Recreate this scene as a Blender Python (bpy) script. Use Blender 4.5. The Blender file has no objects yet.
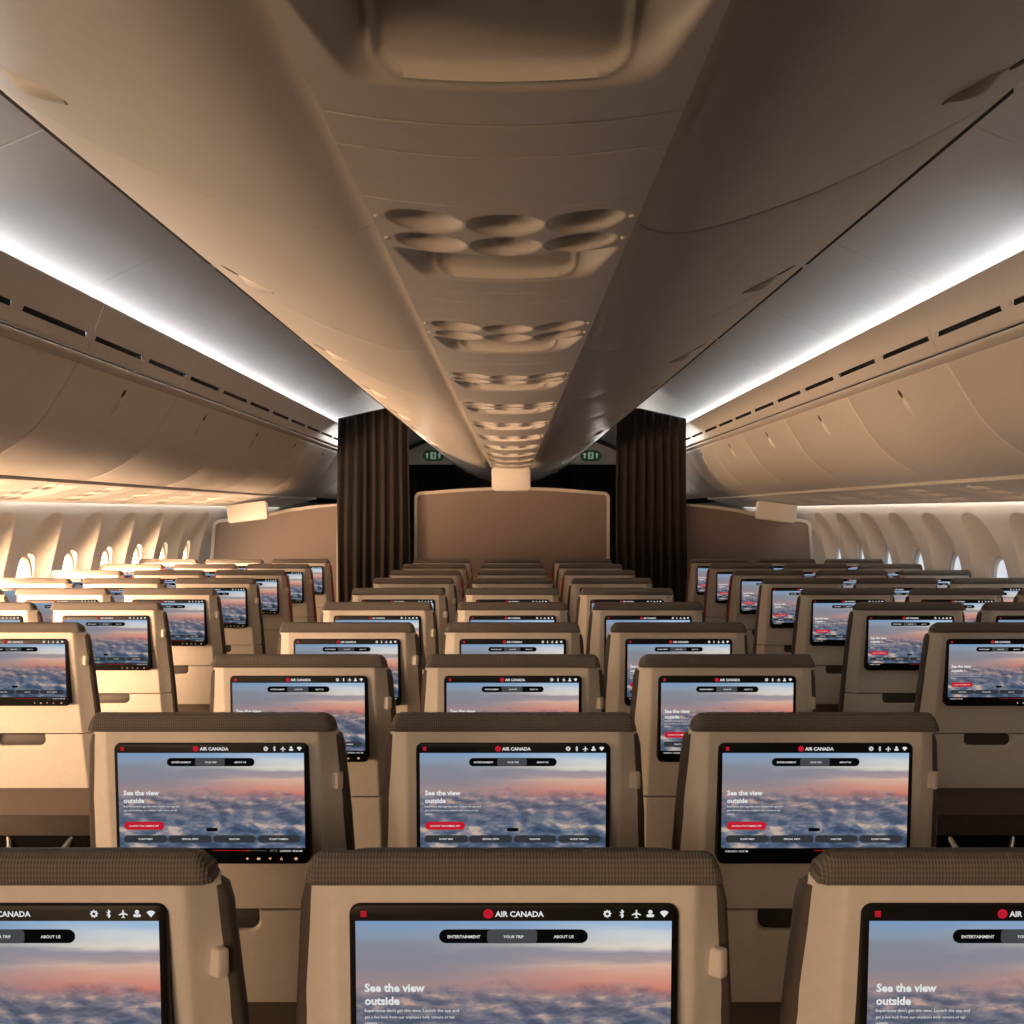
import bpy, bmesh, math, random
from math import sin, cos, pi, sqrt, exp
from mathutils import Vector, Matrix

S = bpy.context.scene
COL = S.collection
CAMZ = 1.484
random.seed(4)

# ------------------------------------------------------------------ helpers
def srgb(r, g, b):
    def f(c):
        c /= 255.0
        return c / 12.92 if c <= 0.04045 else ((c + 0.055) / 1.055) ** 2.4
    return (f(r), f(g), f(b), 1.0)

def mesh_from(name, verts, faces, smooth=True, angle=35, mats=None, fmat=None):
    me = bpy.data.meshes.new(name)
    me.from_pydata([tuple(v) for v in verts], [], faces)
    bm = bmesh.new(); bm.from_mesh(me)
    bmesh.ops.recalc_face_normals(bm, faces=bm.faces)
    bm.to_mesh(me); bm.free()
    if smooth:
        me.polygons.foreach_set('use_smooth', [True] * len(me.polygons))
        me.set_sharp_from_angle(angle=math.radians(angle))
    for m in (mats or []):
        me.materials.append(m)
    if fmat:
        me.polygons.foreach_set('material_index', fmat)
    me.update()
    return me

def link(name, me, parent=None, loc=(0, 0, 0), rot=None, **props):
    o = bpy.data.objects.new(name, me)
    COL.objects.link(o)
    o.location = loc
    if rot: o.rotation_euler = rot
    if parent is not None: o.parent = parent
    for k, v in props.items(): o[k] = v
    return o

def thing(name, label, cat, loc=(0, 0, 0), group=None):
    o = link(name, None, None, loc, label=label, category=cat)
    o.empty_display_size = 0.05
    if group: o['group'] = group
    return o

def copy_tree(o, parent=None):
    c = o.copy(); COL.objects.link(c)
    if parent is not None: c.parent = parent
    for ch in list(o.children): copy_tree(ch, c)
    return c

class MB:
    """collects solids into one mesh"""
    def __init__(s): s.v = []; s.f = []; s.m = []
    def add(s, v, f, mi=0):
        b = len(s.v); s.v += [tuple(p) for p in v]
        s.f += [tuple(b + i for i in q) for q in f]; s.m += [mi] * len(f)
        return s
    def mesh(s, name, mats, **k):
        return mesh_from(name, s.v, s.f, mats=mats, fmat=s.m, **k)

def box(x0, x1, y0, y1, z0, z1):
    v = [(x, y, z) for x in (x0, x1) for y in (y0, y1) for z in (z0, z1)]
    f = [(0, 1, 3, 2), (4, 6, 7, 5), (0, 4, 5, 1), (2, 3, 7, 6), (0, 2, 6, 4), (1, 5, 7, 3)]
    return v, f

def loft(loops, cap=True):
    n = len(loops[0]); v = [p for L in loops for p in L]; f = []
    for i in range(len(loops) - 1):
        for j in range(n):
            k = (j + 1) % n
            f.append((i * n + j, i * n + k, (i + 1) * n + k, (i + 1) * n + j))
    if cap:
        f.append(tuple(range(n))[::-1]); f.append(tuple((len(loops) - 1) * n + j for j in range(n)))
    return v, f

def rrect(w, h, r, n=6, cx=0, cz=0):
    r = min(r, w / 2 - 1e-6, h / 2 - 1e-6)
    pts = []
    for (sx, sz, a0) in ((1, 1, 0), (-1, 1, 90), (-1, -1, 180), (1, -1, 270)):
        for i in range(n + 1):
            a = math.radians(a0 + 90 * i / n)
            pts.append((cx + sx * (w / 2 - r) + r * cos(a), cz + sz * (h / 2 - r) + r * sin(a)))
    return pts

def inset(poly, d):
    cx = sum(p[0] for p in poly) / len(poly); cz = sum(p[1] for p in poly) / len(poly)
    w = max(p[0] for p in poly) - min(p[0] for p in poly); h = max(p[1] for p in poly) - min(p[1] for p in poly)
    return [(cx + (p[0] - cx) * (1 - 2 * d / w), cz + (p[1] - cz) * (1 - 2 * d / h)) for p in poly]

def plate(poly, y0, y1, bev=0.002, back=False):
    """outline in x,z extruded along y from front y0 to y1, with rounded front edge"""
    A = inset(poly, bev); B = inset(poly, bev * 0.3)
    loops = [[(p[0], y0, p[1]) for p in A], [(p[0], y0 + bev * 0.3, p[1]) for p in B],
             [(p[0], y0 + bev, p[1]) for p in poly], [(p[0], y1, p[1]) for p in poly]]
    if back:
        loops[-1] = [(p[0], y1 - bev, p[1]) for p in poly]
        loops += [[(p[0], y1 - bev * .3, p[1]) for p in B], [(p[0], y1, p[1]) for p in A]]
    return loft(loops)

def tube(pts, r, n=8):
    loops = []
    for i, p in enumerate(pts):
        p = Vector(p)
        t = (Vector(pts[min(i + 1, len(pts) - 1)]) - Vector(pts[max(i - 1, 0)])).normalized()
        u = t.cross(Vector((0, 0, 1)))
        if u.length < 1e-3: u = t.cross(Vector((0, 1, 0)))
        u.normalize(); w = t.cross(u)
        loops.append([tuple(p + u * r * cos(2 * pi * k / n) + w * r * sin(2 * pi * k / n)) for k in range(n)])
    return loft(loops)

def grid_solid(P, B, mask=None):
    """front grid P[i][j], back grid B[i][j]; mask[i][j] False = hole cell"""
    ni, nj = len(P), len(P[0]); v = []; f = []
    for R in P: v += R
    off = ni * nj
    for R in B: v += R
    ok = lambda i, j: 0 <= i < ni - 1 and 0 <= j < nj - 1 and (mask is None or mask[i][j])
    for i in range(ni - 1):
        for j in range(nj - 1):
            if not ok(i, j): continue
            a, b, c, d = i * nj + j, i * nj + j + 1, (i + 1) * nj + j + 1, (i + 1) * nj + j
            f.append((a, b, c, d)); f.append((off + d, off + c, off + b, off + a))
            if not ok(i - 1, j): f.append((a, off + a, off + b, b))
            if not ok(i + 1, j): f.append((d, c, off + c, off + d))
            if not ok(i, j - 1): f.append((a, d, off + d, off + a))
            if not ok(i, j + 1): f.append((b, off + b, off + c, c))
    return v, f

def resample(prof, n):
    """smooth (Catmull-Rom) resampling of an (x, z) profile, n points"""
    P = [Vector((p[0], p[1])) for p in prof]
    P = [P[0] * 2 - P[1]] + P + [P[-1] * 2 - P[-2]]
    out = []; m = len(P) - 3
    for k in range(n):
        t = k / (n - 1) * m; i = min(int(t), m - 1); t -= i
        p0, p1, p2, p3 = P[i:i + 4]
        q = 0.5 * ((2 * p1) + (p2 - p0) * t + (2 * p0 - 5 * p1 + 4 * p2 - p3) * t * t + (3 * p1 - p0 - 3 * p2 + p3) * t ** 3)
        out.append((q.x, q.y))
    return out

def normals2(prof, side):
    out = []
    for i in range(len(prof)):
        a = prof[max(i - 1, 0)]; b = prof[min(i + 1, len(prof) - 1)]
        dx, dz = b[0] - a[0], b[1] - a[1]; L = math.hypot(dx, dz) or 1
        out.append((-dz / L * side, dx / L * side))
    return out

def sheet(prof, ys, th, side, sgn=1, mask=None, disp=None):
    """profile (X, Z relative to the eye) extruded along the cabin; th = thickness away from the room"""
    N = normals2(prof, side)
    P = []; B = []
    for j, y in enumerate(ys):
        r = []; b = []
        for i, (x, z) in enumerate(prof):
            d = disp(i, y) if disp else 0
            r.append((sgn * (x + N[i][0] * d), y, CAMZ + z + N[i][1] * d))
            b.append((sgn * (x + N[i][0] * (th + d)), y, CAMZ + z + N[i][1] * (th + d)))
        P.append(r); B.append(b)
    return grid_solid(P, B, mask)

def frange(a, b, n): return [a + (b - a) * i / n for i in range(n + 1)]

# ------------------------------------------------------------------ materials
def mat(name, col, rough=0.5, metal=0, spec=0.5, emit=None, estr=0):
    m = bpy.data.materials.new(name); m.use_nodes = True
    b = m.node_tree.nodes['Principled BSDF']
    b.inputs['Base Color'].default_value = col
    b.inputs['Roughness'].default_value = rough
    b.inputs['Metallic'].default_value = metal
    b.inputs['Specular IOR Level'].default_value = spec
    if emit:
        b.inputs['Emission Color'].default_value = emit
        b.inputs['Emission Strength'].default_value = estr
    return m

def noisy(m, scale, amount, bump=0.0, bscale=None):
    nt = m.node_tree; b = nt.nodes['Principled BSDF']
    tc = nt.nodes.new('ShaderNodeTexCoord'); nz = nt.nodes.new('ShaderNodeTexNoise')
    nz.inputs['Scale'].default_value = scale; nz.inputs['Detail'].default_value = 4
    nt.links.new(tc.outputs['Object'], nz.inputs['Vector'])
    c = b.inputs['Base Color'].default_value[:]
    r = nt.nodes.new('ShaderNodeValToRGB')
    r.color_ramp.elements[0].position = 0.3; r.color_ramp.elements[1].position = 0.7
    r.color_ramp.elements[0].color = tuple(x * (1 - amount) for x in c[:3]) + (1,)
    r.color_ramp.elements[1].color = tuple(min(1, x * (1 + amount)) for x in c[:3]) + (1,)
    nt.links.new(nz.outputs['Fac'], r.inputs['Fac']); nt.links.new(r.outputs['Color'], b.inputs['Base Color'])
    if bump:
        n2 = nt.nodes.new('ShaderNodeTexNoise'); n2.inputs['Scale'].default_value = bscale or scale * 8
        nt.links.new(tc.outputs['Object'], n2.inputs['Vector'])
        bp = nt.nodes.new('ShaderNodeBump'); bp.inputs['Strength'].default_value = bump; bp.inputs['Distance'].default_value = 0.001
        nt.links.new(n2.outputs['Fac'], bp.inputs['Height']); nt.links.new(bp.outputs['Normal'], b.inputs['Normal'])
    return m

def knit(m, dark, light, scale=330):
    """ribbed knit upholstery: colour and bump from two crossed waves"""
    nt = m.node_tree; b = nt.nodes['Principled BSDF']
    tc = nt.nodes.new('ShaderNodeTexCoord')
    def wave(direction, sc, dist):
        w = nt.nodes.new('ShaderNodeTexWave'); w.wave_type = 'BANDS'; w.bands_direction = direction
        w.inputs['Scale'].default_value = sc; w.inputs['Distortion'].default_value = dist
        w.inputs['Detail'].default_value = 1
        nt.links.new(tc.outputs['Object'], w.inputs['Vector']); return w
    a = wave('X', scale * 0.3, 0.6); c = wave('Z', scale * 0.2, 1.2)
    mx = nt.nodes.new('ShaderNodeMath'); mx.operation = 'MULTIPLY_ADD'
    nt.links.new(a.outputs['Fac'], mx.inputs[0]); mx.inputs[1].default_value = 0.65
    sc = nt.nodes.new('ShaderNodeMath'); sc.operation = 'MULTIPLY'; sc.inputs[1].default_value = 0.35
    nt.links.new(c.outputs['Fac'], sc.inputs[0]); nt.links.new(sc.outputs[0], mx.inputs[2])
    r = nt.nodes.new('ShaderNodeValToRGB')
    r.color_ramp.elements[0].color = dark; r.color_ramp.elements[1].color = light
    nt.links.new(mx.outputs[0], r.inputs['Fac']); nt.links.new(r.outputs['Color'], b.inputs['Base Color'])
    bp = nt.nodes.new('ShaderNodeBump'); bp.inputs['Strength'].default_value = 0.5; bp.inputs['Distance'].default_value = 0.0015
    nt.links.new(mx.outputs[0], bp.inputs['Height']); nt.links.new(bp.outputs['Normal'], b.inputs['Normal'])
    return m

M = {}
M['shell'] = noisy(mat('shell_plastic', (0.72, 0.66, 0.585, 1), 0.48), 60, 0.03)
M['knit'] = knit(mat('dark_knit', (0.1, 0.08, 0.07, 1), 0.9, spec=0.2), (0.078, 0.069, 0.063, 1), (0.215, 0.19, 0.172, 1))
M['edge'] = noisy(mat('dark_leather', (0.075, 0.06, 0.05, 1), 0.6), 40, 0.1)
M['red'] = mat('red_piping', srgb(175, 60, 40), 0.6)
M['glass'] = mat('black_glass', (0.006, 0.006, 0.006, 1), 0.4, spec=0.18)
M['dark'] = mat('dark_plastic', (0.03, 0.026, 0.023, 1), 0.6)
M['pocket'] = mat('brown_plastic', (0.14, 0.11, 0.088, 1), 0.55)
M['latchbrown'] = mat('latch_brown', (0.04, 0.031, 0.025, 1), 0.55)
M['metal'] = mat('brushed_metal', (0.55, 0.52, 0.49, 1), 0.3, 1.0)
M['liner'] = noisy(mat('cabin_liner', (0.66, 0.62, 0.57, 1), 0.42), 30, 0.02, 0.05, 900)
M['bin'] = noisy(mat('bin_liner', (0.74, 0.695, 0.645, 1), 0.42), 30, 0.02, 0.05, 900)
M['ceil'] = noisy(mat('ceiling_liner', (0.67, 0.66, 0.65, 1), 0.5), 30, 0.02)
M['black'] = mat('slot_and_shade_black', (0.006, 0.0055, 0.005, 1), 0.95, spec=0.05)
M['shade'] = mat('painted_shade', (0.05, 0.04, 0.035, 1), 0.8)  # dark colour standing in for shade at door gaps and latch hollows
M['latch'] = mat('latch_plastic', (0.7, 0.66, 0.6, 1), 0.3)
M['carpet'] = noisy(mat('dark_carpet', (0.03, 0.026, 0.026, 1), 0.95), 300, 0.4, 0.4, 900)
M['divider'] = noisy(mat('divider_laminate', (0.175, 0.127, 0.108, 1), 0.5), 50, 0.05)
M['divframe'] = mat('divider_frame', (0.5, 0.46, 0.42, 1), 0.4)
M['curtain'] = noisy(mat('curtain_cloth', (0.029, 0.0235, 0.0205, 1), 0.85, spec=0.2), 400, 0.25)
M['darkwall'] = mat('dark_wall', (0.035, 0.03, 0.028, 1), 0.8)
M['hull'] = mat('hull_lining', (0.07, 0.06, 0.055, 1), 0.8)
M['cove'] = mat('cove_led', (1, 1, 1, 1), 0.5, emit=(0.97, 0.98, 1.0, 1), estr=33)
M['wash'] = mat('wall_wash_led', (1, 1, 1, 1), 0.5, emit=(1.0, 0.95, 0.88, 1), estr=14)
M['sunpane'] = mat('sunlit_pane', (1, 1, 1, 1), 0.3, emit=(1.0, 0.74, 0.45, 1), estr=7)
M['skypane'] = mat('dusk_pane', (0.5, 0.5, 0.5, 1), 0.2, emit=srgb(205, 215, 228), estr=0.75)
M['winframe'] = mat('window_frame_plastic', (0.62, 0.63, 0.65, 1), 0.35)
M['green'] = mat('exit_green', srgb(20, 55, 32), 0.5, emit=srgb(20, 60, 34), estr=0.35)
M['exitwhite'] = mat('exit_white', srgb(190, 200, 185), 0.5, emit=srgb(150, 170, 150), estr=0.35)

def emitter(name, col, s=1.0):
    m = bpy.data.materials.new(name); m.use_nodes = True
    nt = m.node_tree; nt.nodes.clear()
    o = nt.nodes.new('ShaderNodeOutputMaterial'); e = nt.nodes.new('ShaderNodeEmission')
    e.inputs['Color'].default_value = col; e.inputs['Strength'].default_value = s
    nt.links.new(e.outputs[0], o.inputs[0])
    m.cycles.emission_sampling = 'NONE'
    return m

def screen_photo():
    """sunset over a sea of clouds, as shown on the seat screens"""
    m = emitter('screen_sunset_picture', (1, 1, 1, 1), 0.76)
    nt = m.node_tree; L = nt.links
    em = [n for n in nt.nodes if n.type == 'EMISSION'][0]
    uv = nt.nodes.new('ShaderNodeUVMap'); uv.uv_map = 'screen'
    sp = nt.nodes.new('ShaderNodeSeparateXYZ'); L.new(uv.outputs[0], sp.inputs[0])
    def math_(op, a, b, c=None):
        n = nt.nodes.new('ShaderNodeMath'); n.operation = op
        for i, x in enumerate((a, b, c)):
            if x is None: continue
            if isinstance(x, (int, float)): n.inputs[i].default_value = x
            else: L.new(x, n.inputs[i])
        return n.outputs[0]
    def noise(sx, sy, off, detail=6, rough=0.55, dist=0.0):
        mp = nt.nodes.new('ShaderNodeMapping'); mp.inputs['Scale'].default_value = (sx, sy, 1); mp.inputs['Location'].default_value = off
        L.new(uv.outputs[0], mp.inputs['Vector'])
        n = nt.nodes.new('ShaderNodeTexNoise'); n.inputs['Scale'].default_value = 1
        n.inputs['Detail'].default_value = detail; n.inputs['Roughness'].default_value = rough; n.inputs['Distortion'].default_value = dist
        L.new(mp.outputs[0], n.inputs['Vector']); return n.outputs['Fac']
    def ramp(fac, stops, interp='LINEAR'):
        r = nt.nodes.new('ShaderNodeValToRGB'); e = r.color_ramp.elements; r.color_ramp.interpolation = interp
        while len(e) < len(stops): e.new(0.5)
        for k, (p, c) in enumerate(stops):
            e[k].position = p; e[k].color = c if len(c) == 4 else srgb(*c)
        L.new(fac, r.inputs['Fac']); return r.outputs['Color']
    def mix(f, a, b):
        n = nt.nodes.new('ShaderNodeMix'); n.data_type = 'RGBA'
        if isinstance(f, (int, float)): n.inputs[0].default_value = f
        else: L.new(f, n.inputs[0])
        for i, x in ((6, a), (7, b)):
            if isinstance(x, tuple): n.inputs[i].default_value = x
            else: L.new(x, n.inputs[i])
        return n.outputs[2]
    W = lambda x: (x, x, x, 1)
    band = noise(2.2, 9, (3, 1, 0), 4)
    v = math_('MULTIPLY_ADD', math_('SUBTRACT', band, 0.5), 0.16, sp.outputs['Y'])
    left = ramp(v, [(0.0, (96, 112, 142)), (0.45, (120, 122, 140)), (0.60, (162, 140, 142)), (0.70, (142, 136, 146)), (0.84, (136, 142, 154)), (0.93, (140, 156, 178)), (1.0, (122, 160, 200))])
    right = ramp(v, [(0.0, (92, 108, 136)), (0.45, (150, 128, 134)), (0.57, (212, 130, 112)), (0.65, (218, 156, 136)), (0.725, (222, 184, 164)), (0.765, (172, 154, 156)), (0.80, (160, 150, 158)), (0.84, (232, 222, 208)), (0.92, (204, 212, 220)), (1.0, (160, 190, 220))])
    u = math_('MULTIPLY_ADD', math_('SUBTRACT', noise(3, 5, (7, 2, 0), 3), 0.5), 0.5, sp.outputs['X'])
    sky = mix(ramp(u, [(0.15, W(0)), (1.0, W(1))], 'EASE'), left, right)
    # cloud deck: relief from the difference of two shifted noises
    def puffs(sx, sy, off):
        mp = nt.nodes.new('ShaderNodeMapping'); mp.inputs['Scale'].default_value = (sx, sy, 1); mp.inputs['Location'].default_value = (off[0], off[1], 0)
        L.new(uv.outputs[0], mp.inputs['Vector'])
        wn_ = nt.nodes.new('ShaderNodeTexNoise'); wn_.inputs['Scale'].default_value = 1.3; wn_.inputs['Detail'].default_value = 3
        L.new(mp.outputs[0], wn_.inputs['Vector'])
        vm = nt.nodes.new('ShaderNodeVectorMath'); vm.operation = 'MULTIPLY_ADD'; vm.inputs[1].default_value = (.9, .9, 0)
        L.new(wn_.outputs['Color'], vm.inputs[0]); L.new(mp.outputs[0], vm.inputs[2])
        tot = None
        for sc, wt in ((1.0, .50), (2.3, .27), (5.1, .15), (11.0, .08)):
            vo = nt.nodes.new('ShaderNodeTexVoronoi'); vo.feature = 'SMOOTH_F1'; vo.voronoi_dimensions = '2D'
            vo.inputs['Scale'].default_value = sc; vo.inputs['Smoothness'].default_value = 0.35
            L.new(vm.outputs[0], vo.inputs['Vector'])
            tot = math_('MULTIPLY_ADD', vo.outputs['Distance'], -wt, 1.0 if tot is None else tot)
        return tot
    big = noise(3.2, 5.0, (1, 3, 0), 4, 0.55)
    rel = math_('MULTIPLY_ADD', math_('SUBTRACT', puffs(4.2, 4.6, (0, 0)), puffs(4.2, 4.6, (.16, .26))), 2.1, math_('MULTIPLY_ADD', math_('SUBTRACT', big, 0.5), 1.1, 0.40))
    relf = math_('MULTIPLY_ADD', math_('SUBTRACT', puffs(6.5, 9.5, (3, 2)), puffs(6.5, 9.5, (3.16, 2.30))), 1.9, math_('MULTIPLY_ADD', math_('SUBTRACT', big, 0.5), 0.8, 0.42))
    near_f = ramp(sp.outputs['Y'], [(0.22, W(0)), (0.48, W(1))])
    relm = mix(near_f, rel, relf)
    lo = ramp(relm, [(0.05, (62, 78, 102)), (0.38, (88, 102, 126)), (0.58, (116, 122, 138)), (0.78, (156, 148, 150)), (1.0, (200, 178, 166))])
    hi = ramp(relm, [(0.1, (92, 94, 112)), (0.45, (122, 118, 130)), (0.7, (152, 136, 138)), (1.0, (198, 164, 150))])
    clouds = mix(near_f, lo, hi)
    edge = math_('MULTIPLY_ADD', math_('SUBTRACT', noise(6, 4, (4, 8, 0), 6, 0.6), 0.5), 0.34, sp.outputs['Y'])
    deck = ramp(edge, [(0.50, W(1)), (0.60, W(0))])
    L.new(mix(deck, sky, clouds), em.inputs['Color'])
    return m

SCR = [screen_photo(), emitter('screen_black', srgb(9, 8, 9)), emitter('screen_pill_grey', srgb(46, 48, 52)),
       emitter('screen_white', (0.62, 0.62, 0.62, 1)), emitter('screen_red', srgb(176, 26, 42)),
       emitter('screen_tab_grey', srgb(62, 64, 68)), emitter('screen_button_beige', srgb(196, 160, 128)), emitter('screen_dim', srgb(110, 100, 96))]

# ------------------------------------------------------------------ screen graphics (one mesh)
SW, SH = 0.3235, 0.2065
def text_tris(body, width, height_hint=None, bold=0.0, align='LEFT'):
    cu = bpy.data.curves.new('lettering', 'FONT'); cu.body = body; cu.resolution_u = 2; cu.offset = bold; cu.align_x = 'LEFT'
    ob = bpy.data.objects.new('lettering', cu); COL.objects.link(ob)
    dg = bpy.context.evaluated_depsgraph_get(); dg.update()
    me = bpy.data.meshes.new_from_object(ob.evaluated_get(dg))
    v = [(q.co.x, q.co.y) for q in me.vertices]; f = [tuple(p.vertices) for p in me.polygons]
    bpy.data.objects.remove(ob); bpy.data.curves.remove(cu); bpy.data.meshes.remove(me)
    x0 = min(p[0] for p in v); x1 = max(p[0] for p in v)
    s = width / (x1 - x0)
    return [((p[0] - x0) * s, p[1] * s) for p in v], f, s

class Graphics:
    """u, v in 0..1 of the bezel face (v downward); layers are stacked towards the viewer"""
    def __init__(g): g.v = []; g.f = []; g.m = []; g.uv = []
    def poly(g, pts, mi, layer, uvs=None):
        b = len(g.v)
        g.v += [((u - 0.5) * SW, -0.00035 * layer, -v * SH) for (u, v) in pts]
        g.f.append(tuple(range(b, b + len(pts)))); g.m.append(mi); g.uv += uvs or [(0, 0)] * len(pts)
    def rr(g, u0, u1, v0, v1, r, mi, layer):
        p = rrect((u1 - u0) * SW, (v1 - v0) * SH, r, 5)
        g.poly([((u0 + u1) / 2 + x / SW, (v0 + v1) / 2 + z / SH) for x, z in p], mi, layer)
    def disc(g, u, v, r, mi, layer, n=14, a0=0, a1=360):
        pts = [(u + r * cos(math.radians(a0 + (a1 - a0) * k / n)) / SW, v - r * sin(math.radians(a0 + (a1 - a0) * k / n)) / SH) for k in range(n + (a1 - a0 < 360))]
        g.poly(pts, mi, layer)
    def shape(g, u, v, pts, s, mi, layer):
        g.poly([(u + x * s / SW, v - z * s / SH) for x, z in pts], mi, layer)
    def text(g, body, u0, u1, vbase, mi, layer, bold=0.0):
        P, F, s = text_tris(body, (u1 - u0) * SW, bold=bold)
        b = len(g.v)
        g.v += [((u0 - 0.5) * SW + x, -0.00035 * layer, -vbase * SH + y) for x, y in P]
        g.f += [tuple(b + i for i in q) for q in F]; g.m += [mi] * len(F); g.uv += [(0, 0)] * len(P)
    def mesh(g, name):
        me = bpy.data.meshes.new(name); me.from_pydata(g.v, [], g.f)
        for m in SCR: me.materials.append(m)
        me.polygons.foreach_set('material_index', g.m)
        ul = me.uv_layers.new(name='screen')
        for lp in me.loops: ul.data[lp.index].uv = g.uv[lp.vertex_index]
        me.update(); return me

def build_graphics(name, heading):
    g = Graphics()
    g.poly([(0.02, 0.077), (0.02, 0.862), (0.977, 0.862), (0.977, 0.077)], 0, 1, [(0, 1), (0, 0), (1, 0), (1, 1)])
    # top bar
    for k in range(3):
        g.rr(0.036, 0.054, 0.028 + k * 0.0105, 0.036 + k * 0.0105, 0.0002, 4, 1)
    g.disc(0.422, 0.042, 0.0048, 4, 1, 20)
    leaf = [(0, 1), (.2, .55), (.5, .7), (.42, .2), (.85, .35), (.7, 0), (.95, -.2), (.4, -.5), (.1, -.5), (.06, -.95), (-.06, -.95), (-.1, -.5), (-.4, -.5), (-.95, -.2), (-.7, 0), (-.85, .35), (-.42, .2), (-.5, .7), (-.2, .55)]
    g.shape(0.422, 0.042, leaf, 0.0029, 1, 2); g.shape(0.422, 0.042, leaf, 0.0026, 4, 3)
    g.text('AIR CANADA', 0.443, 0.590, 0.056, 3, 1, 0.026)
    gear = []
    for k in range(32):
        a = 2 * pi * k / 32; rr_ = 1.0 if (k // 2) % 2 == 0 else 0.78
        gear.append((rr_ * cos(a), rr_ * sin(a)))
    g.shape(0.782, 0.042, gear, 0.0040, 3, 1); g.disc(0.782, 0.042, 0.0015, 1, 2)
    bt = [(-.12, 1), (.12, 1), (.5, .5), (.2, .05), (.5, -.45), (.12, -1), (-.12, -1), (-.12, -.3), (-.45, -.55), (-.5, -.4), (-.12, 0), (-.5, .4), (-.45, .55), (-.12, .3)]
    g.shape(0.826, 0.042, bt, 0.0042, 3, 1)
    plane = [(0, 1), (.16, .75), (.16, .3), (1, -.15), (1, -.38), (.16, -.15), (.12, -.62), (.4, -.82), (.4, -.98), (0, -.88), (-.4, -.98), (-.4, -.82), (-.12, -.62), (-.16, -.15), (-1, -.38), (-1, -.15), (-.16, .3), (-.16, .75)]
    g.shape(0.870, 0.042, plane, 0.0044, 3, 1)
    g.disc(0.912, 0.033, 0.0021, 3, 1); g.rr(0.9005, 0.9235, 0.044, 0.058, 0.0015, 3, 1)
    g.shape(0.954, 0.042, [(0, -.9), (1.05, .35), (.75, .62), (.4, .78), (0, .84), (-.4, .78), (-.75, .62), (-1.05, .35)], 0.0040, 3, 1)
    # navigation pill
    g.rr(0.273, 0.7236, 0.117, 0.185, 0.0072, 1, 2); g.rr(0.4185, 0.570, 0.117, 0.185, 0.004, 5, 3)
    g.text('ENTERTAINMENT', 0.299, 0.398, 0.1585, 3, 4, 0.02)
    g.text('YOUR TRIP', 0.468, 0.529, 0.1585, 3, 4, 0.02)
    g.text('ABOUT US', 0.620, 0.680, 0.1585, 3, 4, 0.02)
    if heading:
        g.text('See the view', 0.046, 0.229, 0.4227, 3, 3, 0.034)
        g.text('outside', 0.046, 0.152, 0.487, 3, 3, 0.034)
        g.text("Experience don't get this view. Launch the app and", 0.046, 0.332, 0.523, 3, 3, 0.004)
        g.text("get a live look from our airplane's belly camera or tail", 0.046, 0.318, 0.555, 3, 3, 0.004)
        g.text('camera.', 0.046, 0.085, 0.585, 3, 3, 0.004)
        g.rr(0.046, 0.251, 0.643, 0.710, 0.0062, 4, 2)
        g.text('LAUNCH THE CAMERA APP', 0.072, 0.225, 0.684, 3, 3, 0.01)
    g.rr(0.468, 0.5286, 0.694, 0.722, 0.0025, 1, 2)
    for (u0, u1, t, w) in ((0.042, 0.2665, 'FLIGHT MAP', .072), (0.272, 0.4956, 'SPECIAL INFO', .084), (0.502, 0.7225, 'WEATHER', .056), (0.7324, 0.9526, 'FLIGHT CAMERA', .096)):
        g.rr(u0, u1, 0.755, 0.8155, 0.0062, 2, 2)
        c = (u0 + u1) / 2; g.text(t, c - w / 2, c + w / 2, 0.793, 3, 3, 0.016)
    # flight progress and the row of keys
    g.text('TORONTO  07:53 PM', 0.040, 0.158, 0.896, 3, 1, 0.012)
    g.rr(0.50, 0.68, 0.881, 0.885, 0.0003, 4, 1); g.rr(0.68, 0.775, 0.882, 0.8845, 0.0003, 7, 1); g.disc(0.68, 0.883, 0.0014, 4, 2, 10)
    g.text('07:12', 0.795, 0.833, 0.893, 7, 1, 0.008)
    g.text('LONDON  09:20 AM', 0.847, 0.962, 0.893, 3, 1, 0.012)
    g.disc(0.677, 0.950, 0.0020, 6, 1); g.rr(0.727, 0.744, 0.942, 0.960, 0.0008, 6, 1)
    g.shape(0.795, 0.950, [(-.9, .8), (.9, .8), (.9, .1), (0, -1), (-.9, .1)], 0.0022, 6, 1)
    g.shape(0.8535, 0.950, [(0, 1), (1, -1), (.4, -1), (0, .1), (-.4, -1), (-1, -1)], 0.0026, 6, 1)
    g.rr(0.921, 0.936, 0.940, 0.961, 0.0008, 6, 1)
    return g.mesh(name)

GFX = build_graphics('display_graphics', True)
GFX_PLAIN = build_graphics('display_graphics_plain', False)

# ------------------------------------------------------------------ seat
def ys(z):      # rear surface of the seat back, y for a height
    pts = [(0.50, 0.13), (0.62, 0.112), (0.80, 0.066), (0.886, 0.045), (1.00, 0.020), (1.125, 0.0), (1.2, -0.01)]
    for (a, ya), (b, yb) in zip(pts, pts[1:]):
        if z <= b: return ya + (yb - ya) * (z - a) / (b - a)
    return pts[-1][1]
def wo(z):
    pts = [(0.5, 0.226), (0.62, 0.226), (0.80, 0.224), (0.97, 0.2175), (1.125, 0.206), (1.2, 0.20)]
    for (a, ya), (b, yb) in zip(pts, pts[1:]):
        if z <= b: return ya + (yb - ya) * (z - a) / (b - a)
    return pts[-1][1]
def wf(z): return 0.180 + 0.006 * (1.125 - z) / 0.5

def front_y(x, z):
    """rear face: flat centre, rounded corner, slanting side"""
    a, b = wf(z), wo(z); ax = abs(x)
    if ax <= a - 0.006: d = 0.0
    elif ax <= a + 0.004: t = (ax - a + 0.006) / 0.010; d = 0.006 * t * t
    else: d = 0.006 + (ax - a - 0.004) / max(b - a - 0.004, 1e-4) * 0.024
    return ys(z) + d

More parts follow.
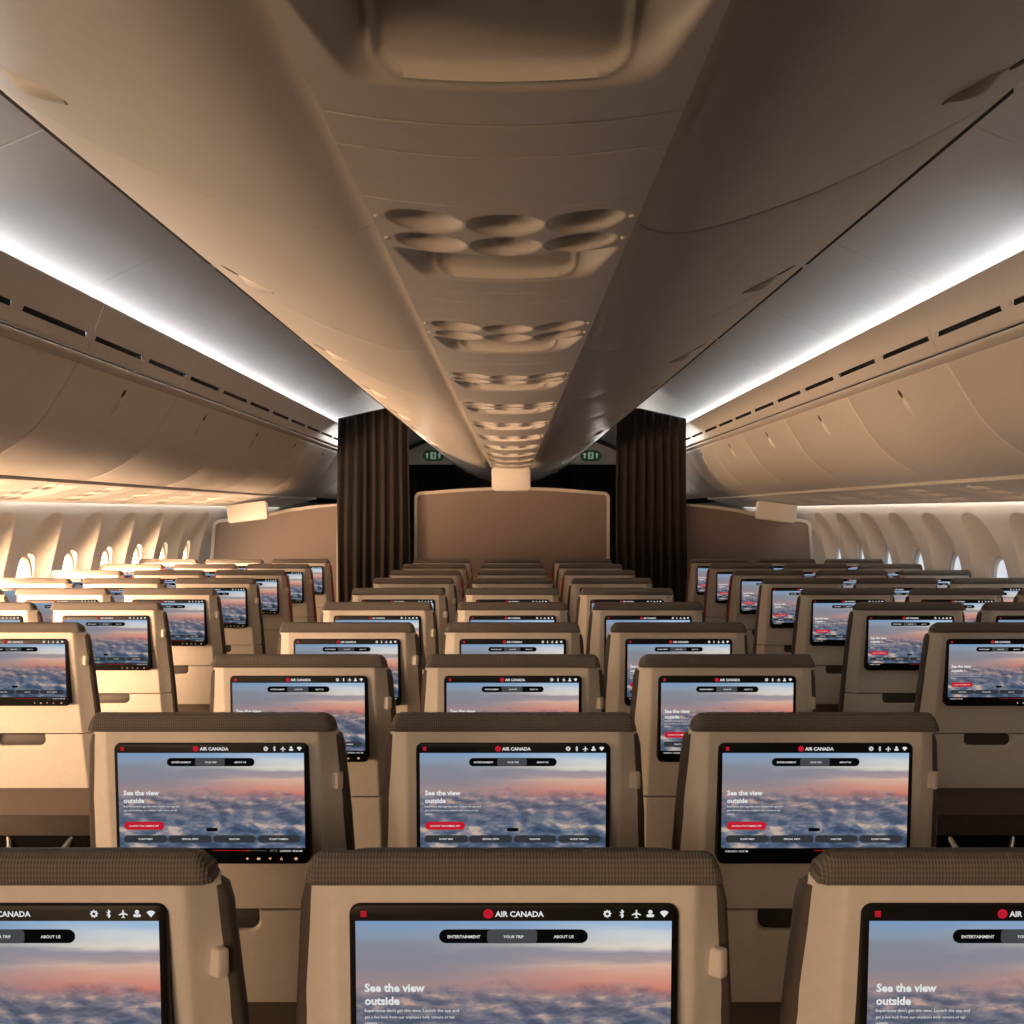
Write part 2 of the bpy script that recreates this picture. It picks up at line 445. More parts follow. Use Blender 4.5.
def section_xs(z, n=22):
    a, b = wf(z), wo(z)
    half = [0, .25, .5, .75, .9, .955, (a - .006) / a]
    xs = [a * h for h in half] + [a - .003, a, a + .004, a + .004 + (b - a - .004) * .5, b - .002, b]
    return [-x for x in xs[::-1]] + xs[1:]

def shell_mesh(z0, z1, nz, name, notch=False):
    P = []; B = []
    zs = frange(z0, z1, nz)
    if notch: zs = sorted(set(zs + [0.757, 0.760, 0.763, 0.766, 0.769, 0.772, 0.776, 0.782, 0.788, z1 - 0.0015]))
    for z in zs:
        xs = section_xs(z)
        if notch:
            xs = sorted(set([round(x, 5) for x in xs] + [-.088 + .004 * k for k in range(6)] + [.052 + .004 * k for k in range(6)] + [-.05, -.02, .01, .035]))
        r = []; b = []
        for x in xs:
            y = front_y(x, z)
            if notch:
                # cup-shaped finger recess under the seam
                cx, hw, zt, hh = -0.008, 0.076, z1, 0.040
                dx = max(0, abs(x - cx) - (hw - .022)); dz = max(0, (zt - z) - (hh - .022))
                d = 0.022 - math.hypot(dx, dz)
                t = max(0, min(1, d / 0.010)); y += 0.028 * t * t * (3 - 2 * t)
            e = min(z - z0, z1 - z)
            if e < 0.001: y += 0.0015
            r.append((x, y, z)); b.append((x * 0.985, ys(z) + 0.042, z))
        P.append(r); B.append(b)
    v, f = grid_solid(P, B)
    return mesh_from(name, v, f, mats=[M['shell']], angle=30)

def cushion_mesh():
    loops = []
    for z in (0.46, 0.50, 0.62, 0.80, 0.97, 1.06, 1.09, 1.108, 1.116):
        h = wo(z) + 0.007 - (0.012 if z < 0.47 or z > 1.11 else 0) - (0.003 if z > 1.10 else 0)
        y = ys(z); k = .010 if z > 1.11 else 0
        half = [(h - .006, y + .026 + k), (h, y + .033), (h, y + .048), (h - .008, y + .056), (h - .030, y + .060), (h - .034, y + .095 - k), (h - .050, y + .110 - k), (h * .5, y + .114 - k)]
        loops.append([(a, b, z) for a, b in half] + [(-a, b, z) for a, b in half[::-1]])
    v, f = loft(loops); mb = MB().add(v, f); loops = []
    for z, k in ((0.50, 0), (0.8, 0), (1.0, 0), (1.09, 0), (1.115, .003), (1.124, .009), (1.128, .022)):
        loops.append([(x, ys(z) + .082 + y, z) for x, y in rrect(0.372 - 2 * k, 0.062 - 1.6 * k, 0.02, 4)])
    mb.add(*loft(loops)); return mb.mesh('backrest', [M['edge']], angle=50)

def headrest_mesh():
    prof = [(0.012, 1.1195), (-.004, 1.1195), (-.0068, 1.1225), (-.0078, 1.131), (-.0072, 1.140), (-.0045, 1.1465), (.001, 1.1500), (.009, 1.1500), (.024, 1.1460), (.042, 1.1395), (.058, 1.1325), (.068, 1.1260), (.071, 1.1195)]
    loops = []
    W_ = 0.2055; R = 0.013
    for e in (0, .001, .0025, .005, .008, .013, .03, .06, .12):
        loops.append((-(W_ - e), e))
    loops += [(0, .2)] + [(-x, e) for x, e in loops[::-1]]
    L = []
    for x, e in loops:
        dz = R - sqrt(max(0, R * R - (R - min(e, R)) ** 2))
        dy = 0.008 * (1 - min(e, .008) / .008)
        row = []
        for (y, z) in prof:
            zz = 1.1195 + (z - 1.1195) * (1 - dz / R * 0.5)
            if y > .015: y = .015 + (y - .015) * (0.45 + 0.55 * min(1, e / .045))
            row.append((x * (1 - 0.035 * (zz - 1.1195) / 0.033), min(.077, y + dy) if y < .03 else y - dy * .3, zz))
        L.append(row)
    v, f = loft(L); return mesh_from('headrest', v, f, mats=[M['knit']], angle=60)

def seat_pan_mesh():
    loops = []
    for z, k in ((0.36, .014), (0.372, .003), (0.40, 0), (0.44, 0), (0.468, .004), (0.476, .018)):
        loops.append([(x, 0.42 + y, z) for x, y in rrect(0.438 - 2 * k, 0.46 - 2 * k, 0.045, 5)])
    v, f = loft(loops); return mesh_from('seat_cushion', v, f, mats=[M['knit']], angle=50)

def strip_mesh(name, half_in, half_out, mat_):
    mb = MB()
    for s in (mat_[1],):
        L = []
        for z in frange(0.56, 1.118, 8):
            h = wo(z) + half_in; y = ys(z) + 0.019
            L.append([(s * (h), y, z), (s * (h + half_out), y, z), (s * (h + half_out), y + .010, z), (s * h, y + .010, z)])
        mb.add(*loft(L))
    return mb.mesh(name, [mat_[0]])

ME = {}
ME['shell'] = shell_mesh(0.8025, 1.1215, 18, 'back_shell')
ME['tray'] = shell_mesh(0.622, 0.7985, 10, 'tray_table', True)
ME['cushion'] = cushion_mesh(); ME['headrest'] = headrest_mesh(); ME['pan'] = seat_pan_mesh()
# monitor: built in its own plane, tilted like the seat back, its foot standing proud
v, f = plate(rrect(SW, SH, 0.011, 7, 0, -SH / 2), -0.010, 0.016, 0.0035)
ME['screen'] = mesh_from('entertainment_screen', v, f, mats=[M['glass']], angle=40)
v, f = plate(rrect(0.014, 0.030, 0.004, 4), -0.012, 0.008, 0.003)
ME['hook'] = mesh_from('coat_hook', v, f, mats=[M['shell']], angle=40)
# lower back frame with literature pocket
mb = MB(); L = []
for z in (0.52, 0.528, 0.57, 0.61, 0.635):
    L.append([(x, ys(z) + 0.045 + y + (0.012 if z < .525 else 0), z) for x, y in rrect(0.425, 0.05, 0.02, 4)])
mb.add(*loft(L)); ME['lower'] = mb.mesh('lower_back_panel', [M['pocket']], angle=40)
v, f = plate(rrect(0.31, 0.115, 0.012, 4, 0, 0.565), 0.118, 0.158, 0.004)
v, f = plate([(x, z) for x, z in rrect(.146, .036, .012, 6, 0, -.0185)], 0, .02, .003)
ME['latch'] = mesh_from('table_latch', v, f, mats=[M['latchbrown']], angle=40)
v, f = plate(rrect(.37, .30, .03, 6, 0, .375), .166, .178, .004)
ME['void_shade'] = mesh_from('under_seat_shade', v, f, mats=[M['black']], angle=40)  # black plate painted as the shaded void under the seat
mb = MB()
mb.add(*tube([(-.10, .19, .47), (-.085, .165, .44), (-.07, .13, .40)], .010)); mb.add(*tube([(.12, .19, .47), (.105, .165, .44), (.08, .13, .40)], .010)); mb.add(*tube([(-.15, .13, .40), (.15, .13, .40)], .014))
ME['foot'] = mb.mesh('footrest', [M['metal']], angle=50)
L = []
for y, k in ((0.262, .010), (0.266, .004), (0.28, 0), (0.50, 0), (0.53, .004), (0.54, .014)):
    L.append([(x, y, z) for x, z in rrect(0.042 - 2 * k * .8, 0.036 - 2 * k * .8, 0.012, 4, 0, 0.640)])
v, f = loft(L); mb = MB().add(v, f); mb.add(*box(-0.012, 0.012, 0.264, 0.32, 0.49, 0.63))
ME['armrest'] = mb.mesh('armrest', [M['dark']], angle=45)
mb = MB(); mb.add(*tube([(0, 0.24, 0.365), (0, 0.20, 0.18), (0, 0.17, 0.0)], 0.018)); 
ME['legr'] = mb.mesh('leg', [M['metal']])
mb = MB(); mb.add(*tube([(0, 0.60, 0.365), (0, 0.55, 0.20), (0, 0.50, 0.0)], 0.018))
ME['legf'] = mb.mesh('leg', [M['metal']])
v, f = tube([(-.0165, 0, 0), (.0165, 0, 0)], 0.008, 10)
ME['pin'] = mesh_from('hinge_pin', v, f, mats=[M['metal']])
ME['piping'] = [strip_mesh('piping', -0.0030, 0.0075, (M['red'], q)) for q in (-1, 1)]

def make_seat(label, group):
    t = thing('cabin_seat', label, 'seat', group=group)
    link('back_shell', ME['shell'], t); link('tray_table', ME['tray'], t)
    link('backrest', ME['cushion'], t)
    hr = link('headrest', ME['headrest'], t); hr['label'] = 'dark brown ribbed knit headrest cover'
    tilt = math.atan2(0.0165, 0.2065)
    s = link('entertainment_screen', ME['screen'], t, (0, 0.0083, 1.1005), (tilt, 0, 0)); s['label'] = 'black framed seat screen showing a sunset over clouds'
    link('display', GFX, s, (0, -0.0102, 0))
    for sx in (1,):
        link('coat_hook', ME['hook'], t, (0.2025, front_y(.2025, 1.031) - .001, 1.031), (0, 0, math.radians(48)))
        link('hinge_pin', ME['pin'], t, (0.207, 0.124, 0.632))
    link('lower_back_panel', ME['lower'], t)
    link('seat_cushion', ME['pan'], t)
    la = link('table_latch', ME['latch'], t, (-0.008, ys(.78) + .014, .7965)); la['label'] = 'dark brown table latch set in the finger hollow'
    link('under_seat_shade', ME['void_shade'], t)
    link('footrest', ME['foot'], t)
    for sx in (-1, 1):
        link('leg', ME['legr'], t, (sx * .17, 0, 0)); link('leg', ME['legf'], t, (sx * .17, 0, 0))
    return t

PITCH = 0.787; ROW0 = 0.436
ORD = ['', 'nearest', 'second', 'third', 'fourth', 'fifth', 'sixth', 'seventh', 'eighth', 'ninth', 'tenth']
first = {}
def place_seat(x, k, block, place, red, plain, arms):
    key = (red, plain, arms)
    look = 'red-edged beige' if red else 'beige'
    row = ('nearest row' if k == 1 else 'farthest row' if k == 10 else ORD[k] + ' row from nearest')
    label = f'{look} seat back with lit screen, {place} seat, {block} block, {row}'
    group = f'seats of the {block} block'
    if key not in first:
        t = make_seat(label, group)
        if red:
            for q in ME['piping']:
                p = link('piping', q, t); p['label'] = 'red edge piping'
        if plain:
            for c in t.children:
                for d in c.children:
                    if d.name.startswith('display'): d.data = GFX_PLAIN
        for a in arms: link('armrest', ME['armrest'], t, (a * 0.2425, 0, 0))
        first[key] = t
    else:
        t = copy_tree(first[key]); t['label'] = label; t['group'] = group
    t.location = (x, PITCH * (k + ROW0), 0)

for k in range(1, 11):
    for i, (x, pl) in enumerate(((-0.5, 'left'), (0.002, 'middle'), (0.505, 'right'))):
        place_seat(x, k, 'centre', pl, k >= 8, False, (-1, 1) if i == 2 else (-1,))
    for i, (xl, xr, pl, k0) in enumerate(((-1.507, 1.478, 'aisle', 4), (-1.978, 1.958, 'middle', 5), (-2.449, 2.438, 'window', 6))):
        if k >= k0:
            place_seat(xl, k, 'left window', pl, k >= 8, True, (1,))
            place_seat(xr, k, 'right window', pl, k >= 8, False, (-1,))

# ------------------------------------------------------------------ cabin shell
Y0, Y1, YE = -8.0, 10.05, 16.6
def structure(name, me, label=None, **k):
    o = link(name, me, None, **k); o['kind'] = 'structure'
    o['label'] = label or name.replace('_', ' ')
    return o
v, f = box(-3.0, 3.0, Y0, YE, -0.06, 0.0)
structure('floor', mesh_from('floor', v, f, mats=[M['carpet']], smooth=False), 'dark carpeted cabin floor')
# outer lining behind the gaps
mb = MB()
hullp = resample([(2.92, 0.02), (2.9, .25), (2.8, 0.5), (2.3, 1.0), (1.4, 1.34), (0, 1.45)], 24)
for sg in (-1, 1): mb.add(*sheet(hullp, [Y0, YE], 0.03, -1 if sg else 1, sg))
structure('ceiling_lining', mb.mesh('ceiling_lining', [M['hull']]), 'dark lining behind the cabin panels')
v, f = box(-3.05, 3.05, Y0 - .05, Y0, -0.06, 3.0)
structure('wall_back', mesh_from('wall_back', v, f, mats=[M['divider']], smooth=False), 'rear bulkhead behind the viewer')
v, f = box(-3.05, 3.05, YE, YE + .05, -0.06, 3.0)
structure('wall_front', mesh_from('wall_front', v, f, mats=[M['darkwall']], smooth=False), 'dark wall far beyond the curtains')

# ceiling panels between cove and centre bins, 1.27 m each with a hairline seam
ceilp = resample([(1.76, 0.70), (1.70, 0.74), (1.60, 0.788), (1.5, 0.832), (1.34, 0.908), (1.18, 0.975), (0.95, 1.06), (0.6, 1.11), (0.0, 1.12)], 36)
mb = MB()
SEAM_C = 4.20
for n in range(-10, 10):
    a, b = SEAM_C + 1.27 * n, SEAM_C + 1.27 * (n + 1)
    if b > YE: b = YE
    for sg in (-1, 1):
        mb.add(*sheet(ceilp, [a + .002, a + .005, b - .005, b - .002], 0.015, -1, sg, disp=lambda i, y, a=a, b=b: 0.0 if min(y - a, b - y) > .003 else .002))
structure('ceiling', mb.mesh('ceiling', [M['ceil']], angle=30), 'pale grey curved ceiling panels')

# ------------------------------------------------------------------ cove light strips and the trim below
for sg, side in ((-1, 'left'), (1, 'right')):
    t = thing('cove_light', f'white LED cove light strip running above the {side} overhead bins', 'light', (sg * 1.655, 6, CAMZ + .698), 'cove lights')
    v, f = box(-.014, .014, -4.6 if sg < 0 else -2.8, 6.6, -.006, .006)
    link('diffuser', mesh_from('diffuser', v, f, mats=[M['cove']], smooth=False), t, rot=(0, sg * -.35, 0))
    v, f = box(-.03, .03, -7.6, 6.6, -.03, -.008)
    link('housing', mesh_from('housing', v, f, mats=[M['latch']], smooth=False), t)

lipp = resample([(1.535, 0.770), (1.515, 0.775), (1.502, 0.768), (1.505, 0.755), (1.524, 0.705), (1.538, 0.664), (1.545, 0.6455), (1.5505, 0.631), (1.560, 0.605), (1.566, 0.590), (1.575, 0.587)], 41)
zs_ = [p[1] for p in lipp]
SLOT = (0.417 * 1.545 - .010, 0.417 * 1.545 + .010)
def vent_panel(a, label, sg):
    L = 1.27
    ysl = []
    for q in (0.0325, 0.6675):
        ysl.append((q, q + .57))
    Y = sorted([.002, .004, L - .004, L - .002] + [y for s in ysl for y in s] + [.3, .6525 - .02, .95])
    mask = []
    for j in range(len(Y) - 1):
        ym = (Y[j] + Y[j + 1]) / 2; row = []
        for i in range(len(lipp) - 1):
            zm = (lipp[i][1] + lipp[i + 1][1]) / 2
            row.append(not (any(s[0] < ym < s[1] for s in ysl) and SLOT[0] < zm < SLOT[1] and i > 8))
        mask.append(row)
    t = thing('air_vent_panel', label, 'vent panel', (0, a, 0), f'vent panels over the {"left" if sg < 0 else "right"} bins')
    v, f = sheet(lipp, Y, 0.012, 1, sg, mask)
    link('panel', mesh_from('panel', v, f, mats=[M['liner']], angle=30), t)
    for s in ysl:
        mb = MB(); mb.add(*box(sg * 1.569 - .003, sg * 1.569 + .003, s[0] - .02, s[1] + .02, CAMZ + SLOT[0] - .025, CAMZ + SLOT[1] + .03))
        o = link('vent_slot', mb.mesh('vent_slot', [M['black']], smooth=False), t); o['label'] = 'black air outlet slot'
    return t
NB = 5
CNT = ['first', 'second', 'third', 'fourth', 'fifth', 'sixth', 'seventh', 'eighth', 'ninth', 'tenth', 'eleventh', 'twelfth', 'thirteenth']
SB = [2.98 + 1.27 * n for n in range(0, 6)]
for sg, side in ((-1, 'left'), (1, 'right')):
    for n, a in enumerate(SB):
        where = 'nearest the camera' if n == 0 else 'beside the curtain' if n == 5 else f'{CNT[n]} from the camera'
        vent_panel(a, f'pale panel with two black air slots under the {side} cove light, {where}', sg)
for sg, side in ((-1, 'left'), (1, 'right')):
    mb = MB()
    tp = resample([(1.60, 0.583), (1.583, 0.583), (1.574, 0.577), (1.576, 0.567), (1.588, 0.556), (1.599, 0.550), (1.62, 0.552)], 20)
    mb.add(*sheet(tp, [1.5, Y1 + .5], 0.006, 1, sg))
    structure('trim_' + ('1' if sg < 0 else '2'), mb.mesh('trim', [M['liner']], angle=40), f'rounded pale rail along the top of the {side} overhead bins')

# ------------------------------------------------------------------ overhead bins
def latch_parts(t, prof, i0, i1, yc, sg, side, parent_loc=(0, 0, 0), big=1.0):
    """flat dark plate painted as a shaded hollow and raised pale paddle, laid along the door's profile"""
    N = normals2(prof, side)
    def strip(ia, ib, hw, lift, thick, mat_, name, pointed):
        idx = frange(ia, ib, 12); P = []; B = []
        for q, u in enumerate(idx):
            k = int(u); fr = u - k; k2 = min(k + 1, len(prof) - 1)
            x = prof[k][0] + (prof[k2][0] - prof[k][0]) * fr; z = prof[k][1] + (prof[k2][1] - prof[k][1]) * fr
            n = N[k]; s = q / 12
            w = hw * (max(0.06, sin(pi * s)) ** (0.75 if pointed else 0.35))
            row = []; bk = []
            for c in (-1, -.85, -.4, 0, .4, .85, 1):
                l = lift + thick * (1 - c * c) * (sin(pi * min(max(s, .05), .95)))
                row.append((sg * (x - n[0] * l), yc + c * w, CAMZ + z - n[1] * l))
                bk.append((sg * (x + n[0] * .006), yc + c * w, CAMZ + z + n[1] * .006))
            P.append(row); B.append(bk)
        v, f = grid_solid(P, B)
        return link(name, mesh_from(name, v, f, mats=[mat_], angle=60), t)
    h = strip(i0, i0 + (i1 - i0) * .42, 0.020 * big, 0.0008, 0.0, M['shade'], 'latch_shade', True); h['label'] = 'dark plate painted as the shaded hollow beside the latch paddle'  # shade of the hollow put into a flat dark plate
    strip(i0 + (i1 - i0) * .40, i1, 0.019 * big, 0.001, 0.013, M['latch'], 'latch_paddle', False)

binp = resample([(1.625, 0.560), (1.606, 0.560), (1.601, 0.550), (1.622, 0.512), (1.663, 0.444), (1.727, 0.345), (1.817, 0.257), (1.92, 0.193), (2.02, 0.155), (2.045, 0.150), (2.052, 0.165)], 60)
def side_bin(a, sg, label, grp):
    L = 1.27
    t = thing('overhead_bin', label, 'overhead bin', (0, a, 0), grp)
    Y = [.0015, .003, .006, .012, .3, .6, .95, L - .012, L - .006, L - .003, L - .0015]
    def disp(i, y):
        e = min(y, L - y); return 0.006 * max(0, 1 - e / .010) ** 2
    v, f = sheet(binp, Y, 0.014, 1, sg, disp=disp)
    link('door', mesh_from('door', v, f, mats=[M['bin']], angle=40), t)
    latch_parts(t, binp, 17.5, 26, L * .47, sg, 1, big=.8)
    return t
for sg, side in ((-1, 'left'), (1, 'right')):
    for n, a in enumerate(SB):
        where = 'nearest the camera' if n == 0 else 'beside the curtain' if n == 5 else f'{CNT[n]} from the camera'
        side_bin(a, sg, f'pale curved overhead bin with paddle latch along the {side} wall, {where}', f'bins along the {side} wall')
    for n in range(3):
        a = SB[-1] + 1.27 * (n + 1)
        side_bin(a, sg, f'pale curved overhead bin beyond the {side} partition, {CNT[n]} past the curtain', f'bins past the {side} partition')

cbp = resample([(0.183, 0.447), (0.192, 0.428), (0.215, 0.415), (0.26, 0.411), (0.334, 0.427), (0.46, 0.472), (0.576, 0.527), (0.665, 0.574), (0.728, 0.610), (0.747, 0.625), (0.752, 0.634)], 60)
PCX = -0.009
def centre_bin(a, sg, label, grp):
    L = 1.26
    t = thing('overhead_bin', label, 'overhead bin', (PCX if sg < 0 else PCX, a, 0), grp)
    Y = [.001, .0025, .005, .012, .3, .6, .95, L - .012, L - .005, L - .0025, L - .001]
    def disp(i, y):
        e = min(y, L - y); return 0.004 * max(0, 1 - e / .008) ** 2
    v, f = sheet(cbp, Y, 0.014, 1, sg, disp=disp)
    link('door', mesh_from('door', v, f, mats=[M['bin']], angle=40), t)
    latch_parts(t, cbp, 42, 34, L * .80, sg, 1, big=1.0)
    v, f = box(sg * .7565 - .0045, sg * .7565 + .0045, .03, L - .03, CAMZ + .6285, CAMZ + .637)  # dark strip stands in for the shadow gap below the ceiling
    g = link('gap_shade_strip', mesh_from('gap_shade_strip', v, f, mats=[M['shade']], smooth=False), t); g['label'] = 'dark strip painted as the shadow gap along the top of the door'
    return t
CB = [0.44 + 1.26 * n for n in range(0, 12)]
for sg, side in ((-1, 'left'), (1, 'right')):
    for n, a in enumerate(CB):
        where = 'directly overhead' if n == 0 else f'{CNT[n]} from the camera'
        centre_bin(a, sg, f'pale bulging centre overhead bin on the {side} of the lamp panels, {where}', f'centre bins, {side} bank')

# ------------------------------------------------------------------ passenger service panels
PU = 0.80; PHW = 0.165
def psu_depth(x, y):
    """upward depth of the recesses at x (from the panel's middle) and y (from the panel's near end)"""
    d = 0.0
    for cx in (-0.098, 0.001, 0.0995):
        for cy, ry in ((0.084, 0.052), (0.196, 0.050)):
            r2 = ((x - cx) / 0.0465) ** 2 + ((y - cy) / ry) ** 2
            if r2 < 1: d = max(d, 0.030 * (1 - r2) ** 0.75)
    # tray: steep near edge, long slanted far face carrying a rounded pad
    ya, yb = 0.250, 0.432
    if ya < y < yb:
        s = (y - ya) / (yb - ya)
        half = 0.156 - 0.026 * s
        if abs(x) < half:
            near = min(1, (y - ya) / 0.012); farr = (1 - s)
            side = min(1, (half - abs(x)) / 0.034); side = side * side * (3 - 2 * side)
            base = 0.062 * near * min(1, farr * 1.25) * side
            px, py = abs(x) - 0.078, abs(s - 0.58) - 0.20
            q = math.hypot(max(px, 0), max(py, 0) * .18)
            pad = max(0, min(1, (0.024 - q) / 0.004)); rim = max(0, 1 - abs(q - .026) / .004)
            d = max(d, base + (0.007 * pad - .003 * rim) * near)
    for gy in (0.0, 0.519, 0.612, PU):
        e = abs(y - gy)
        if e < 0.0025: d = max(d, 0.006 * (1 - e / 0.0025))
    return d
def psu_mesh():
    xs = frange(-PHW, PHW, 110)
    ysx = sorted(set([round(0.0045 * i, 5) for i in range(178)] + [g + e for g in (.519, .612) for e in (-.0025, -.0012, 0, .0012, .0025)] + [0, .0012, .0025, PU - .0025, PU - .0012, PU]))
    ysx = [y for y in ysx if y <= PU]
    P = []; B = []
    for y in ysx:
        r = []; b = []
        for x in xs:
            z = CAMZ + 0.365 - 0.015 * (1 - (x / PHW) ** 2)
            r.append((x, y, z + psu_depth(x, y))); b.append((x, y, CAMZ + 0.365 + 0.072))
        P.append(r); B.append(b)
    v, f = grid_solid(P, B)
    return mesh_from('lamp_panel', v, f, mats=[M['bin']], angle=70)
PSU = psu_mesh()
v, f = loft([[(r * cos(2 * pi * k / 12), r * sin(2 * pi * k / 12), z) for k in range(12)] for r, z in ((.0030, -.003), (.0042, -.002), (.0042, .006))])
BTN = mesh_from('call_button', v, f, mats=[M['latch']], angle=50)
def make_psu():
    t = thing('service_panel', '', 'service panel', group='lamp panels under the centre bins')
    link('panel', PSU, t)
    for x in (-.156, .156):
        for y in (.084, .196):
            link('call_button', BTN, t, (x, y, CAMZ + .3635))
    return t
P0 = make_psu()
for n in range(11):
    t = P0 if n == 0 else copy_tree(P0)
    t.location = (PCX, 0.528 + PU * n, 0)
    where = 'directly overhead' if n == 0 else 'nearest the far partition' if n == 10 else f'{CNT[n]} from the camera'
    t['label'] = f'pale panel of six lamp hollows and a tray between bins, {where}'
# end block hanging down to the centre partition
def rounded_block(name, w, d, h, r, mat_):
    v, f = plate(rrect(w, h, r, 6), -d / 2, d / 2, 0.008, True); return mesh_from(name, v, f, mats=[mat_], angle=45)
EB = thing('panel_end_cap', 'pale rounded block closing the lamp panel row above the centre partition', 'end cap', (PCX + .002, 9.40, CAMZ + .27), 'panel end caps')
link('cover', rounded_block('cover', 0.315, 0.06, 0.20, 0.035, M['bin']), EB, (0, 0, 0))
link('mount', rounded_block('bracket', 0.12, 0.03, 0.12, 0.01, M['dark']), EB, (0, 0.05, 0.03))

# side service panels: hollows along the inner edge, sloping down to the window
sidep = [(2.058, 0.134), (2.45, 0.050)]
def side_psu_mesh(sg):
    nx, ny = 60, 80; P = []; B = []
    dx, dz = sidep[1][0] - sidep[0][0], sidep[1][1] - sidep[0][1]; LL = math.hypot(dx, dz); n = (-dz / LL, dx / LL)
    Lp = 0.785
    for j in range(ny + 1):
        y = .002 + (Lp - .004) * j / ny; r = []; b = []
        for i in range(nx + 1):
            s = i / nx; d = 0
            for cs in (.22, .48, .74):
                for cy in (.20, .31):
                    r2 = ((s - cs) / .11) ** 2 + ((y - cy) / .05) ** 2
                    if r2 < 1: d = max(d, .026 * (1 - r2) ** .75)
            ya, yb = .38, .56; q = (y - ya) / (yb - ya)
            if 0 < q < 1 and .1 < s < .9:
                e = min(1, min(s - .1, .9 - s) / .08); e = e * e * (3 - 2 * e)
                d = max(d, .05 * min(1, (y - ya) / .015) * (1 - q) * e)
            x = sidep[0][0] + dx * s; z = sidep[0][1] + dz * s
            r.append((sg * (x + n[0] * d), y, CAMZ + z + n[1] * d)); b.append((sg * (x + n[0] * .07), y, CAMZ + z + n[1] * .07))
        P.append(r); B.append(b)
    v, f = grid_solid(P, B); return mesh_from('lamp_panel', v, f, mats=[M['bin']], angle=70)
for sg, side in ((-1, 'left'), (1, 'right')):
    me = side_psu_mesh(sg)
    for n in range(10):
        t = thing('service_panel', f'pale lamp panel under the {side} wall bins, ' + ('nearest the camera' if n == 0 else 'over the partition' if n == 7 else f'{CNT[n - 8]} beyond the partition' if n > 7 else f'{CNT[n]} from the camera'), 'service panel', (0, 4.30 + .787 * n, 0), f'lamp panels under the {side} bins')
        link('panel', me, t)
        link('call_button', BTN, t, (sg * 2.09, .2, CAMZ + .126)); link('call_button', BTN, t, (sg * 2.09, .31, CAMZ + .126))
    t = thing('panel_end_cap', f'pale rounded block closing the lamp panel row above the {side} side partition', 'end cap', (sg * 2.225, 9.72, CAMZ + .0), 'panel end caps')
    link('cover', rounded_block('cover', 0.335, 0.06, 0.155, 0.022, M['bin']), t, (0, 0, 0), (0, sg * .12, 0))
    link('mount', rounded_block('bracket', 0.12, 0.03, 0.09, 0.01, M['dark']), t, (0, 0.05, 0.03))
    t = thing('wall_wash_light', f'slim warm light strip hidden above the {side} window wall', 'light', (sg * 2.475, 6.5, CAMZ + .088), 'wall wash lights')
    v, f = box(-.008, .008, -4.5, 6.0, -.004, .004)
    link('diffuser', mesh_from('diffuser', v, f, mats=[M['wash']], smooth=False), t)

# ------------------------------------------------------------------ window walls
WY0, WP = 6.45, 0.634
WIN_BACK = [WY0 + WP * n for n in range(-22, -14)]
WIN = WIN_BACK + [WY0 + WP * n for n in range(-9, 6)]
wallp_c = [(2.515, 0.12), (2.515, 0.06), (2.54, 0.0), (2.60, -0.12), (2.66, -0.30), (2.69, -0.50), (2.70, -0.70), (2.69, -0.95), (2.69, -1.20), (2.67, -1.484)]
wallp = resample(wallp_c, 400)
wallp = [p for i, p in enumerate(wallp) if i % 2 == 0 and -.60 < p[1] < 0.02 or i % 6 == 0 or i == 399]
WN = normals2(wallp, -1)
RD = 0.06
def wall_x(z):
    for a, b in zip(wallp, wallp[1:]):
        if b[1] <= z <= a[1]:
            return a[0] + (b[0] - a[0]) * (a[1] - z) / (a[1] - b[1] + 1e-9)
    return 2.6
def sup(dy, dz, a, b, p): return (abs(dy / a) ** p + abs(dz / b) ** p) ** (1 / p)
WZ = -0.480
def reveal(y, z):
    c = min(WIN, key=lambda w: abs(w - y)); dy = y - c
    fo = sup(dy, z + 0.405, 0.235, 0.400, 2.5); fi = sup(dy, z - WZ, 0.135, 0.235, 3.0)
    if fo >= 1: return 0.0
    if fi <= 1: return RD
    a = (1 - fo); b = (fi - 1); t = a / (a + b * .55)
    return RD * min(1, t) ** 0.8
for sg, side in ((-1, 'left'), (1, 'right')):
    Y = frange(Y0, 4.4, 620) + frange(4.408, 9.95, 690) + [10.3, 12, 14, YE]
    P = []; B = []; mask = []
    for y in Y:
        r = []; b = []
        for i, (x, z) in enumerate(wallp):
            d = reveal(y, z) if y < 9.9 else 0
            r.append((sg * (x + d), y, CAMZ + z)); b.append((sg * (x + .19), y, CAMZ + z))
        P.append(r); B.append(b)
    for j in range(len(Y) - 1):
        ym = (Y[j] + Y[j + 1]) / 2; c = min(WIN, key=lambda q: abs(q - ym))
        mask.append([ym > 9.9 or sup(ym - c, (wallp[i][1] + wallp[i + 1][1]) / 2 - WZ, .135, .235, 3) > 1.03 for i in range(len(wallp) - 1)])
    v, f = grid_solid(P, B, mask)
    structure('wall_' + side, mesh_from('wall_' + side, v, f, mats=[M['liner']], angle=50), f'pale {side} window wall with funnel-shaped window reveals')

